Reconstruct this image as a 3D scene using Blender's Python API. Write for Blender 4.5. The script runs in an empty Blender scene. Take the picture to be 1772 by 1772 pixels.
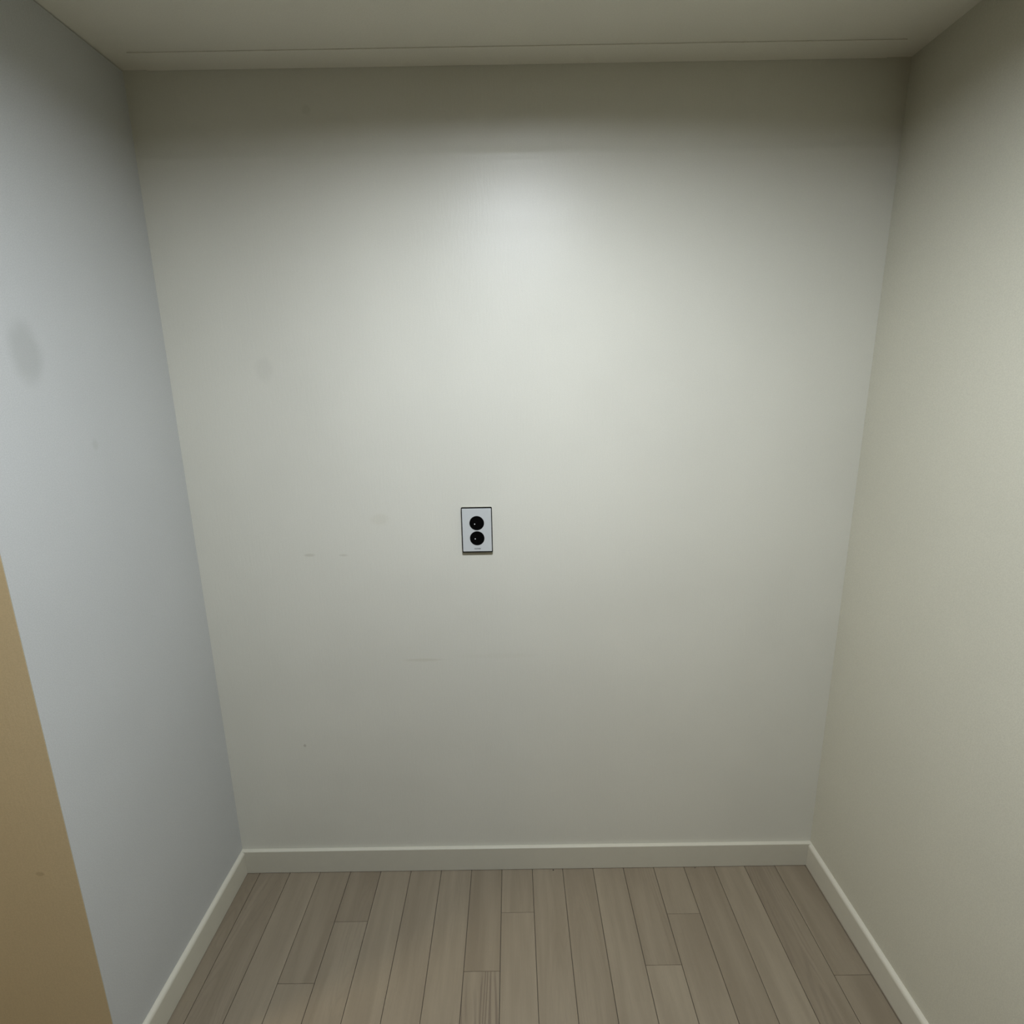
import bpy, bmesh, math, random
from mathutils import Matrix, Vector

scene = bpy.context.scene
COL = scene.collection

# ---------------------------------------------------------------- camera
F_PX, TILT, YAW, ROLL = 959.17, -0.2330, 0.00198, 0.01627
CX, CY, CZ = 0.90774, -1.51967, 1.57149
ct, st = math.cos(TILT), math.sin(TILT)
cy_, sy_ = math.cos(YAW), math.sin(YAW)
cr, sr = math.cos(ROLL), math.sin(ROLL)
Mz = Matrix(((cy_, -sy_, 0), (sy_, cy_, 0), (0, 0, 1)))
Mx = Matrix(((1, 0, 0), (0, ct, -st), (0, st, ct)))
My = Matrix(((cr, 0, sr), (0, 1, 0), (-sr, 0, cr)))
Mr = Mz @ Mx @ My
right, fwd, up = Mr.col[0], Mr.col[1], Mr.col[2]
cam_d = bpy.data.cameras.new('camera')
cam_d.sensor_width = 36.0
cam_d.lens = F_PX / 1772 * 36.0
cam_d.clip_start = 0.01
cam = bpy.data.objects.new('camera', cam_d)
COL.objects.link(cam)
m = Matrix((right, up, -fwd)).transposed().to_4x4()
m.translation = Vector((CX, CY, CZ))
cam.matrix_world = m
scene.camera = cam

# ---------------------------------------------------------------- world, exposure
world = bpy.data.worlds.new('world')
scene.world = world
world.use_nodes = True
world.node_tree.nodes['Background'].inputs[0].default_value = (0.8, 0.9, 1.0, 1)
world.node_tree.nodes['Background'].inputs[1].default_value = 0.05
scene.view_settings.view_transform = 'Standard'
scene.view_settings.look = 'None'
scene.view_settings.gamma = 1.0
scene.view_settings.use_curve_mapping = False
scene.view_settings.exposure = 0.0

# ---------------------------------------------------------------- room measures (metres)
H = 2.30            # ceiling height
W = 1.866           # alcove width
DL = 0.582          # depth of the left cheek of the alcove
BH, BT = 0.0854, 0.0118   # baseboard height and thickness
ROOM_L, ROOM_F = -3.6, -6.0

# ceiling lamp just in front of the alcove
LAMP_X, LAMP_Y, LAMP_R, LAMP_RIM = 0.94, -0.98, 0.15, 0.0285
LAMP_W, LAMP_COL = 33.2, (0.94, 1.0, 1.11)
# unseen warm lamp on the left, added to warm the right wall
FILL_X, FILL_Y, FILL_W, FILL_COL = -0.90, -1.05, 20.0, (1.0, 0.84, 0.62)

# ================================================================ helpers
def nodes(name):
    m = bpy.data.materials.new(name)
    m.use_nodes = True
    nt = m.node_tree
    return m, nt, nt.nodes['Principled BSDF']

def mathn(nt, op, a, b=None, c=None, clamp=False):
    n = nt.nodes.new('ShaderNodeMath'); n.operation = op; n.use_clamp = clamp
    for i, v in enumerate((a, b, c)):
        if v is None: continue
        if isinstance(v, (int, float)): n.inputs[i].default_value = v
        else: nt.links.new(v, n.inputs[i])
    return n.outputs[0]

def mixc(nt, fac, a, b):
    n = nt.nodes.new('ShaderNodeMix'); n.data_type = 'RGBA'
    for sock, v in ((n.inputs['Factor'], fac), (n.inputs['A'], a), (n.inputs['B'], b)):
        if isinstance(v, (int, float)): sock.default_value = v
        elif isinstance(v, tuple): sock.default_value = (*v, 1) if len(v) == 3 else v
        else: nt.links.new(v, sock)
    # colour sockets of the mix node
    return n.outputs['Result']

def mix_rgb(nt, fac, a, b):
    n = nt.nodes.new('ShaderNodeMix'); n.data_type = 'RGBA'
    ins = [s for s in n.inputs if s.type == 'RGBA']; fs = n.inputs[0]
    out = [s for s in n.outputs if s.type == 'RGBA'][0]
    for sock, v in ((fs, fac), (ins[0], a), (ins[1], b)):
        if isinstance(v, (int, float)): sock.default_value = v
        elif isinstance(v, tuple): sock.default_value = (*v, 1)
        else: nt.links.new(v, sock)
    return out

def noise(nt, vec, scale, detail=3, rough=0.5, dist=0.0):
    n = nt.nodes.new('ShaderNodeTexNoise')
    n.inputs['Scale'].default_value = scale
    n.inputs['Detail'].default_value = detail
    n.inputs['Roughness'].default_value = rough
    n.inputs['Distortion'].default_value = dist
    nt.links.new(vec, n.inputs['Vector'])
    return n.outputs[0]

def mapping(nt, vec, sc):
    n = nt.nodes.new('ShaderNodeMapping')
    n.inputs['Scale'].default_value = sc
    nt.links.new(vec, n.inputs['Vector'])
    return n.outputs[0]

def ramp(nt, v, lo, hi):
    n = nt.nodes.new('ShaderNodeMapRange')
    n.inputs['From Min'].default_value = lo; n.inputs['From Max'].default_value = hi
    nt.links.new(v, n.inputs['Value'])
    n.interpolation_type = 'SMOOTHSTEP'
    return n.outputs[0]

def wallpaper(name, base, marks=(), ridges=(), rough=0.42, spec=0.5, grain=0.12, mottling=0.012):
    """Vinyl wallpaper: fine pressed grain, faint hanging unevenness, marks with their own shape.
    marks: (axis_u, axis_v, u, v, ru, rv, strength, colour factor) in object space."""
    m, nt, b = nodes(name)
    tc = nt.nodes.new('ShaderNodeTexCoord').outputs['Object']
    sep = nt.nodes.new('ShaderNodeSeparateXYZ'); nt.links.new(tc, sep.inputs[0])
    ax = {'x': sep.outputs[0], 'y': sep.outputs[1], 'z': sep.outputs[2]}
    n_big = noise(nt, tc, 2.3, 3)
    n_fib = noise(nt, mapping(nt, tc, (60, 60, 9)), 3.0, 3)
    n_fine = noise(nt, tc, 420, 2, 0.6)
    dark = tuple(c * (1 - mottling * 2) for c in base)
    lite = tuple(min(1, c * (1 + mottling)) for c in base)
    col = mix_rgb(nt, ramp(nt, n_big, 0.35, 0.65), dark, lite)
    sp = ramp(nt, n_fine, 0.32, 0.68)
    col2 = mix_rgb(nt, mathn(nt, 'MULTIPLY', sp, grain), col, tuple(c * 0.72 for c in base))
    for (au, av, u, v, ru, rv, s, cf) in marks:
        warp = mathn(nt, 'MULTIPLY', mathn(nt, 'SUBTRACT', noise(nt, tc, 2.0 / max(ru, rv) * 0.35, 3), 0.5), 0.9)
        du = mathn(nt, 'DIVIDE', mathn(nt, 'SUBTRACT', ax[au], u), ru)
        dv = mathn(nt, 'DIVIDE', mathn(nt, 'SUBTRACT', ax[av], v), rv)
        d = mathn(nt, 'SQRT', mathn(nt, 'ADD', mathn(nt, 'MULTIPLY', du, du), mathn(nt, 'MULTIPLY', dv, dv)))
        d = mathn(nt, 'ADD', d, warp)
        k = nt.nodes.new('ShaderNodeMapRange'); k.interpolation_type = 'SMOOTHSTEP'
        k.inputs['From Min'].default_value = 1.15; k.inputs['From Max'].default_value = 0.45
        nt.links.new(d, k.inputs['Value'])
        f = mathn(nt, 'MULTIPLY', k.outputs[0], s)
        col2 = mix_rgb(nt, f, col2, tuple(c * g for c, g in zip(base, cf)))
    nt.links.new(col2, b.inputs['Base Color'])
    b.inputs['Roughness'].default_value = rough
    b.inputs['Specular IOR Level'].default_value = spec
    h = mathn(nt, 'ADD', mathn(nt, 'MULTIPLY', n_fine, 0.00012), mathn(nt, 'MULTIPLY', n_fib, 0.00022))
    h = mathn(nt, 'ADD', h, mathn(nt, 'MULTIPLY', noise(nt, tc, 5, 2), 0.0009))
    for (z, w, hh) in ridges:      # low horizontal ridges in the bump height
        wob = mathn(nt, 'MULTIPLY', mathn(nt, 'SUBTRACT', noise(nt, tc, 4, 2), 0.5), 0.01)
        dz = mathn(nt, 'DIVIDE', mathn(nt, 'SUBTRACT', mathn(nt, 'ADD', ax['z'], wob), z), w)
        g = mathn(nt, 'EXPONENT', mathn(nt, 'MULTIPLY', mathn(nt, 'MULTIPLY', dz, dz), -1.0))
        h = mathn(nt, 'ADD', h, mathn(nt, 'MULTIPLY', g, hh))
    bp = nt.nodes.new('ShaderNodeBump')
    bp.inputs['Strength'].default_value = 1.0; bp.inputs['Distance'].default_value = 1.0
    nt.links.new(h, bp.inputs['Height'])
    nt.links.new(bp.outputs[0], b.inputs['Normal'])
    return m

def plain(name, col, rough=0.5, spec=0.5, metal=0.0, var=0.04, scale=60, bump=0.0):
    m, nt, b = nodes(name)
    tc = nt.nodes.new('ShaderNodeTexCoord').outputs['Object']
    n = noise(nt, tc, scale, 3)
    c = mix_rgb(nt, n, tuple(x * (1 - var) for x in col), tuple(min(1, x * (1 + var)) for x in col))
    nt.links.new(c, b.inputs['Base Color'])
    b.inputs['Roughness'].default_value = rough
    b.inputs['Specular IOR Level'].default_value = spec
    b.inputs['Metallic'].default_value = metal
    if bump:
        bp = nt.nodes.new('ShaderNodeBump'); bp.inputs['Distance'].default_value = 1.0
        nt.links.new(mathn(nt, 'MULTIPLY', n, bump), bp.inputs['Height'])
        nt.links.new(bp.outputs[0], b.inputs['Normal'])
    return m

def add_box(bm, x0, x1, y0, y1, z0, z1):
    r = bmesh.ops.create_cube(bm, size=1.0)
    for v in r['verts']:
        v.co = Vector((x0 if v.co.x < 0 else x1, y0 if v.co.y < 0 else y1, z0 if v.co.z < 0 else z1))
    return r['verts']

def link(name, bm, mat, parent=None, smooth=False, bevel=0.0, seg=2):
    bmesh.ops.recalc_face_normals(bm, faces=bm.faces)
    me = bpy.data.meshes.new(name); bm.to_mesh(me); bm.free()
    if mat: me.materials.append(mat)
    o = bpy.data.objects.new(name, me); COL.objects.link(o)
    if parent: o.parent = parent
    if smooth:
        for p in me.polygons: p.use_smooth = True
    if bevel:
        md = o.modifiers.new('bevel', 'BEVEL'); md.width = bevel; md.segments = seg; md.limit_method = 'ANGLE'
    return o

def struct(name, bm, mat, **k):
    o = link(name, bm, mat, **k); o['kind'] = 'structure'; return o

def box_bm(*a):
    bm = bmesh.new(); add_box(bm, *a); return bm

def thing(name, label, cat, loc, group=None):
    o = bpy.data.objects.new(name, None); o.empty_display_size = 0.05
    COL.objects.link(o); o.location = loc
    o['label'] = label; o['category'] = cat
    if group: o['group'] = group
    return o

# ================================================================ materials
M_back = wallpaper('wallpaper_back', (0.63, 0.622, 0.535), marks=(
        ('x', 'z', 0.253, 1.609, 0.026, 0.034, 0.15, (0.62, 0.62, 0.62)),
        ('x', 'z', 0.426, 2.212, 0.012, 0.012, 0.18, (0.55, 0.55, 0.5)),
        ('x', 'z', 0.530, 1.195, 0.030, 0.018, 0.14, (0.70, 0.66, 0.55)),
        ('x', 'z', 0.321, 1.093, 0.018, 0.005, 0.35, (0.60, 0.57, 0.50)),
        ('x', 'z', 0.420, 1.091, 0.014, 0.004, 0.30, (0.60, 0.57, 0.50)),
        ('x', 'z', 0.640, 0.758, 0.070, 0.005, 0.24, (0.66, 0.62, 0.52)),
        ('x', 'z', 0.860, 0.768, 0.150, 0.010, 0.07, (0.70, 0.66, 0.56)),
        ('x', 'z', 0.245, 0.470, 0.005, 0.006, 0.5, (0.45, 0.42, 0.36)),
        ), ridges=((2.112, 0.013, 0.0021), (1.965, 0.022, 0.0004)), rough=0.40, spec=0.38, grain=0.16)
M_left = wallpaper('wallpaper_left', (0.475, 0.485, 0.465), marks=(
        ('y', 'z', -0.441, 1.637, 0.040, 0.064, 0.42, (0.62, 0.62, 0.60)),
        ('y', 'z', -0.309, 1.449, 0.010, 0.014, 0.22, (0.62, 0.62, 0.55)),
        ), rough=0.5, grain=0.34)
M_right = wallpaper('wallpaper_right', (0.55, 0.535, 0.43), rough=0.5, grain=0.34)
M_tan = wallpaper('wallpaper_tan', (0.60, 0.50, 0.31), marks=(
        ('x', 'z', -0.075, 0.60, 0.010, 0.006, 0.5, (0.6, 0.55, 0.5)),), rough=0.55, grain=0.28)
M_ceil = wallpaper('ceiling_paper', (0.74, 0.72, 0.62), rough=0.6, grain=0.2)
M_base = plain('baseboard_film', (0.53, 0.51, 0.415), rough=0.38, var=0.03, scale=30, bump=0.0002)
M_gap = plain('dark_gap', (0.05, 0.042, 0.03), rough=0.9)

def floor_material():
    m, nt, b = nodes('plank_floor')
    tc = nt.nodes.new('ShaderNodeTexCoord').outputs['Object']
    at = nt.nodes.new('ShaderNodeAttribute'); at.attribute_name = 'tone'
    sepc = nt.nodes.new('ShaderNodeSeparateColor'); nt.links.new(at.outputs['Color'], sepc.inputs[0])
    tone, seed, fig = sepc.outputs[0], sepc.outputs[1], sepc.outputs[2]
    off = nt.nodes.new('ShaderNodeCombineXYZ')
    nt.links.new(mathn(nt, 'MULTIPLY', seed, 9.0), off.inputs[0])
    nt.links.new(mathn(nt, 'MULTIPLY', seed, 31.0), off.inputs[1])
    add = nt.nodes.new('ShaderNodeVectorMath'); add.operation = 'ADD'
    nt.links.new(tc, add.inputs[0]); nt.links.new(off.outputs[0], add.inputs[1])
    v = add.outputs[0]
    soft = noise(nt, mapping(nt, v, (26, 2.2, 1)), 1.0, 3, 0.5, 0.4)     # broad streaks along the board
    fine = noise(nt, mapping(nt, v, (330, 9, 1)), 1.0, 3, 0.6)           # fine pores
    # growth-ring figure, only on figured boards
    ring_in = noise(nt, mapping(nt, v, (9, 1.1, 1)), 1.0, 2, 0.4, 0.5)
    ring = mathn(nt, 'SINE', mathn(nt, 'MULTIPLY', ring_in, 150.0))
    ring = ramp(nt, ring, -0.2, 0.9)
    where = ramp(nt, noise(nt, mapping(nt, v, (14, 2.6, 1)), 1.0, 2), 0.36, 0.50)
    ringf = mathn(nt, 'MULTIPLY', mathn(nt, 'MULTIPLY', ring, where), mathn(nt, 'MULTIPLY', fig, 0.8))
    light = (0.256, 0.217, 0.152); dark = (0.168, 0.136, 0.091)
    k = mathn(nt, 'ADD', mathn(nt, 'MULTIPLY', tone, 0.62), mathn(nt, 'MULTIPLY', ramp(nt, soft, 0.3, 0.7), 0.42), clamp=True)
    c = mix_rgb(nt, k, light, dark)
    c = mix_rgb(nt, mathn(nt, 'MULTIPLY', ramp(nt, fine, 0.45, 0.75), 0.22), c, (0.17, 0.14, 0.10))
    c = mix_rgb(nt, ringf, c, (0.15, 0.12, 0.085))
    # two specks of dirt at the foot of the baseboard
    nt.links.new(c, b.inputs['Base Color'])
    b.inputs['Roughness'].default_value = 0.48
    b.inputs['Specular IOR Level'].default_value = 0.35
    bp = nt.nodes.new('ShaderNodeBump'); bp.inputs['Distance'].default_value = 1.0
    hgt = mathn(nt, 'ADD', mathn(nt, 'MULTIPLY', fine, -0.00025), mathn(nt, 'MULTIPLY', ringf, -0.0004))
    nt.links.new(hgt, bp.inputs['Height']); nt.links.new(bp.outputs[0], b.inputs['Normal'])
    return m
M_floor = floor_material()

# ================================================================ structure
# floor: every board its own slab inside the one floor mesh, over a dark substrate
rnd = random.Random(11)
bm = bmesh.new()
lay = bm.loops.layers.float_color.new('tone')
ENDS = {2: -.359, 3: -.185, 7: -.334, 8: -.163, 12: -.324, 13: -.1745, 17: -.357}
TONES = {(2, 0): .75, (2, 1): .35, (3, 0): .80, (3, 1): .45, (4, 0): .35, (5, 0): .5, (6, 0): .35, (7, 0): .72, (7, 1): .45,
         (8, 0): .5, (8, 1): .22, (9, 0): .38, (10, 0): .6, (11, 0): .3, (12, 0): .48, (12, 1): .2, (13, 0): .3, (13, 1): .5,
         (14, 0): .62, (15, 0): .22, (16, 0): .68, (17, 0): .58, (17, 1): .72, (1, 0): .3, (0, 0): .55, (-1, 0): .7}
FIG = {(7, 1): 1.3, (16, 0): .5, (3, 1): .2, (9, 0): .12, (10, 0): .15, (3, 0): .25, (5, 0): .1, (6, 0): .05, (8, 1): .0, (1, 0): .05, (2, 0): .05, (11, 0): .05}
PL = 0.92
for k in range(-37, 19):
    x0 = 0.0525 + 0.1 * k; x1 = x0 + 0.1
    x1 = min(x1, W + 0.001) if x0 < W else x1
    if x0 >= W: continue
    e = ENDS.get(k, -(.50 + rnd.random() * .38))
    cuts = [0.0, e]
    while cuts[-1] > ROOM_F: cuts.append(max(cuts[-1] - PL, ROOM_F))
    for j in range(len(cuts) - 1):
        y1, y0 = cuts[j], cuts[j + 1]
        if y1 - y0 < 0.01: continue
        g = 0.0008
        t = TONES.get((k, j), rnd.uniform(.2, .7)); s = rnd.random(); f = FIG.get((k, j), 0.0 if rnd.random() < .7 else .3)
        a, b_ = 0.0012, 0.0012
        co = [(x0 + g, y0 + .0004), (x1 - g, y0 + .0004), (x1 - g, y1 - .0004), (x0 + g, y1 - .0004)]
        ci = [(x0 + g + a, y0 + .0009), (x1 - g - a, y0 + .0009), (x1 - g - a, y1 - .0009), (x0 + g + a, y1 - .0009)]
        vb = [bm.verts.new((p[0], p[1], -0.004)) for p in co]
        vo = [bm.verts.new((p[0], p[1], -0.0005)) for p in co]
        vi = [bm.verts.new((p[0], p[1], 0.0)) for p in ci]
        fs = [bm.faces.new(vi)]
        for i in range(4):
            fs.append(bm.faces.new((vo[i], vo[(i + 1) % 4], vi[(i + 1) % 4], vi[i])))
            fs.append(bm.faces.new((vb[i], vb[(i + 1) % 4], vo[(i + 1) % 4], vo[i])))
        for fc in fs:
            for lp in fc.loops: lp[lay] = (t, s, f, 1)
nf = len(bm.faces)
add_box(bm, ROOM_L, W, ROOM_F, 0.0, -0.06, -0.004)
bm.faces.ensure_lookup_table()
for fc in bm.faces[nf:]: fc.material_index = 1
fl = struct('floor', bm, M_floor); fl.data.materials.append(M_gap)

struct('ceiling', box_bm(ROOM_L, W, ROOM_F, 0.0, H, H + 0.08), M_ceil)
struct('wall_back', box_bm(-0.12, W + 0.12, 0.0, 0.1, -0.06, H + 0.08), M_back)
struct('wall_left', box_bm(-0.12, 0.0, -DL + 0.0006, 0.0, -0.0, H - 0.0022), M_left)
struct('wall_right', box_bm(W, W + 0.12, ROOM_F, 0.0, -0.06, H + 0.08), M_right)
struct('wall_entry', box_bm(ROOM_L, -0.0008, -DL, -DL + 0.06, 0.0, H), M_tan)
struct('wall_side', box_bm(ROOM_L - 0.1, ROOM_L, ROOM_F, -DL + 0.06, -0.06, H + 0.08), M_right)
struct('wall_front', box_bm(ROOM_L - 0.1, W + 0.12, ROOM_F - 0.1, ROOM_F, -0.06, H + 0.08), M_right)

# narrow paper-covered strip where the ceiling meets the back wall
struct('trim_1', box_bm(0.058, W - 0.060, -0.073, -0.0002, H - 0.0022, H), M_ceil, bevel=0.0008)

# baseboards with a thin dark open joint to the floor
G = 0.0018
def baseboard(name, x0, x1, y0, y1, side, rnd_r=0.002, seg=2):
    """Skirting board; the top edge on the room side is rounded over."""
    bm = box_bm(x0, x1, y0, y1, G, BH)
    on = lambda v: v.co.z > BH / 2 and (abs(v.co.y - y0) < 1e-6 if side == 'y-' else
                                        abs(v.co.x - x1) < 1e-6 if side == 'x+' else abs(v.co.x - x0) < 1e-6)
    es = [e for e in bm.edges if on(e.verts[0]) and on(e.verts[1])]
    bmesh.ops.bevel(bm, geom=es, offset=rnd_r, segments=seg, profile=0.5, affect='EDGES')
    return struct(name, bm, M_base)
baseboard('baseboard_back', 0.0, W, -BT, 0.0, 'y-')
baseboard('baseboard_left', 0.0, BT, -DL - BT, -BT - 0.0003, 'x+', 0.0114, 8)
baseboard('baseboard_right', W - BT, W, ROOM_F, -BT - 0.0003, 'x-', 0.0114, 8)
baseboard('baseboard_entry', ROOM_L, -0.0003, -DL - BT, -DL, 'y-')

# ================================================================ lamps
M_white = plain('lamp_housing_white', (0.8, 0.8, 0.78), rough=0.4)
def lamp_disc_mat(col, s):
    m, nt, b = nodes('lamp_diffuser')
    b.inputs['Base Color'].default_value = (0.9, 0.9, 0.88, 1)
    b.inputs['Emission Color'].default_value = (*col, 1)
    b.inputs['Emission Strength'].default_value = s
    return m
def ceiling_lamp(x, y, r, rim, watts, col, label):
    t = thing('ceiling_light', label, 'ceiling light', (x, y, H))
    n = 64
    # opaque white ring hanging below the diffuser
    bm = bmesh.new()
    prof = [(r + .002, -.003), (r + .002, -rim), (r + .014, -rim), (r + .020, -rim + .006), (r + .020, 0.0)]
    rings = [[bm.verts.new((p[0] * math.cos(2 * math.pi * i / n), p[0] * math.sin(2 * math.pi * i / n), p[1])) for i in range(n)] for p in prof]
    for a, b in zip(rings, rings[1:]):
        for i in range(n): bm.faces.new((a[i], a[(i + 1) % n], b[(i + 1) % n], b[i]))
    link('housing', bm, M_white, t, smooth=True)
    bm = bmesh.new()
    # shallow frosted dome inside the ring
    dep = rim - .020
    RR = (r * r + dep * dep) / (2 * dep)
    rings = []
    for j in range(9):
        a = j / 9 * math.asin(r / RR) if j else 0.0
        a = math.asin(r / RR) * (1 - j / 9)
        rr, z = RR * math.sin(a), -(RR * math.cos(a) - (RR - dep)) - .002
        rings.append([bm.verts.new((rr * math.cos(2 * math.pi * i / n), rr * math.sin(2 * math.pi * i / n), z)) for i in range(n)])
    for p, q in zip(rings, rings[1:]):
        for i in range(n): bm.faces.new((p[i], q[i], q[(i + 1) % n], p[(i + 1) % n]))
    bm.faces.new(rings[-1])
    bmesh.ops.recalc_face_normals(bm, faces=bm.faces)
    area = math.pi * (r * r + dep * dep)
    me = bpy.data.meshes.new('diffuser'); bm.to_mesh(me); bm.free()
    me.materials.append(lamp_disc_mat(col, watts / (math.pi * area)))
    o = bpy.data.objects.new('diffuser', me); COL.objects.link(o); o.parent = t
    return t
ceiling_lamp(LAMP_X, LAMP_Y, LAMP_R, LAMP_RIM, LAMP_W, LAMP_COL,
             'round white ceiling light with a raised rim in front of the alcove')
ceiling_lamp(FILL_X, FILL_Y, 0.13, 0.03, FILL_W, FILL_COL,
             'round warm ceiling light added out of view to warm the right wall')

# ================================================================ wall outlet
M_plate = plain('outlet_face', (0.51, 0.53, 0.515), rough=0.35, var=0.02)
M_side = plain('outlet_body', (0.36, 0.34, 0.26), rough=0.5)
M_line = plain('outlet_dark_line', (0.004, 0.004, 0.003), rough=0.8, spec=0.1, var=0.1)  # near-black colour of the rim around the outlet face
M_black = plain('outlet_black', (0.001, 0.001, 0.001), rough=0.6, spec=0.06, var=0.1)
M_glint = plain('painted_glint', (0.95, 0.95, 0.95), rough=0.45, spec=0.6)  # near-white colour painting the highlight on the sockets
M_ink = plain('printed_ink', (0.02, 0.02, 0.02), rough=0.6)

PX, PZ = 0.8051, 1.1622
PW, PH = 0.0868, 0.1320       # outer plate
t = thing('wall_outlet', 'pale grey double wall outlet with two round black sockets on the back wall', 'outlet', (PX, 0.0, PZ))
def rounded_prism(w, h, r, y0, y1, seg=5):
    bm = bmesh.new(); pts = []
    for cx, cz, a0 in ((w/2-r, h/2-r, 0), (-w/2+r, h/2-r, 90), (-w/2+r, -h/2+r, 180), (w/2-r, -h/2+r, 270)):
        for i in range(seg + 1):
            a = math.radians(a0 + 90 * i / seg); pts.append((cx + r * math.cos(a), cz + r * math.sin(a)))
    A = [bm.verts.new((p[0], y0, p[1])) for p in pts]; B = [bm.verts.new((p[0], y1, p[1])) for p in pts]
    bm.faces.new(A); bm.faces.new(B)
    n = len(pts)
    for i in range(n): bm.faces.new((A[i], A[(i+1) % n], B[(i+1) % n], B[i]))
    return bm
body = link('back_body', rounded_prism(PW - .002, PH - .001, .003, -.0068, -.0001), M_side, t); body['label'] = 'brownish grey body of the outlet behind its face'
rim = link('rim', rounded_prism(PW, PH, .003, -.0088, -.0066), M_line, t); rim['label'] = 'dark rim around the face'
face = link('face_plate', rounded_prism(PW - .0050, PH - .0068, .0014, -.0100, -.0086), M_plate, t, bevel=.0005)
def disc(r, y0, y1, cx, cz, n=48, dish=0.0):
    bm = bmesh.new()
    ring = lambda rr, y: [bm.verts.new((cx + rr * math.cos(2*math.pi*i/n), y, cz + rr * math.sin(2*math.pi*i/n))) for i in range(n)]
    rs = [ring(r, y0), ring(r, y1), ring(r - .0012, y1 - .0003), ring(r - .0020, y1 + dish), ring(r * .5, y1 + dish * 1.3)]
    for a, b in zip(rs, rs[1:]):
        for i in range(n): bm.faces.new((a[i], a[(i+1) % n], b[(i+1) % n], b[i]))
    bm.faces.new(rs[-1]); return bm
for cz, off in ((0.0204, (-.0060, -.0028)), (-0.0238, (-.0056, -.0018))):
    s = link('socket', disc(.0206, -.0096, -.0104, 0.0, cz, dish=.0003), M_black, t, smooth=False)
    s['label'] = 'round black socket insert'
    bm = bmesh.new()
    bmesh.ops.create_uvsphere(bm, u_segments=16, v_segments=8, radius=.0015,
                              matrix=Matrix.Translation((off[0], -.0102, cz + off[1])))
    p = link('glint_bead', bm, M_glint, s, smooth=True); p['label'] = 'small pale bead imitating a light glint on the socket'  # pale bead stands in for the reflected highlight, off centre
# small printed maker's mark below the lower socket (too small in the photograph to read: a row of low letters)
bm = bmesh.new()
def bar(x0, x1, z0, z1): add_box(bm, x0, x1, -.01015, -.0099, z0, z1)
lx, lz, lh, th, lw = -.0083, -.0562, .0032, .00075, .0025
for ch in ('n', 'u', 'n', 'm', 'e'):
    w = lw if ch != 'm' else lw * 1.5
    bar(lx, lx + th, lz, lz + lh)
    if ch in 'nu': bar(lx + w - th, lx + w, lz, lz + lh)
    if ch in 'nm': bar(lx, lx + w, lz + lh - th, lz + lh)
    if ch == 'u': bar(lx, lx + w, lz, lz + th)
    if ch == 'm':
        bar(lx + w - th, lx + w, lz, lz + lh); bar(lx + w/2 - th/2, lx + w/2 + th/2, lz, lz + lh)
    if ch == 'e':
        bar(lx, lx + w, lz, lz + th); bar(lx, lx + w, lz + lh - th, lz + lh)
        bar(lx, lx + w, lz + lh/2 - th/2, lz + lh/2 + th/2); bar(lx + w - th, lx + w, lz + lh/2, lz + lh)
    lx += w + .0008
lg = link('printed_mark', bm, M_ink, face); lg['label'] = 'tiny dark lettering printed below the lower socket'

# ================================================================ two crumbs of dirt on the floor by the back baseboard
M_dirt = plain('dark_dirt', (0.03, 0.022, 0.015), rough=0.9)
for k, (x, y, rr, lab) in enumerate((
        (1.0215, -0.0165, 0.0020, 'tiny dark crumb on the floor by the back baseboard, near its middle'),
        (1.4880, -0.0150, 0.0015, 'tiny dark crumb on the floor by the back baseboard, nearer the right corner'))):
    bm = bmesh.new()
    bmesh.ops.create_icosphere(bm, subdivisions=2, radius=rr)
    rc = random.Random(k)
    for v in bm.verts: v.co = v.co * rc.uniform(.75, 1.15); v.co.z *= .6
    zmin = min(v.co.z for v in bm.verts)
    for v in bm.verts: v.co.z -= zmin
    o = link('dirt_crumb', bm, M_dirt); o.location = (x, y, 0.0)
    o['label'] = lab; o['category'] = 'crumb'; o['group'] = 'crumbs by the back baseboard'
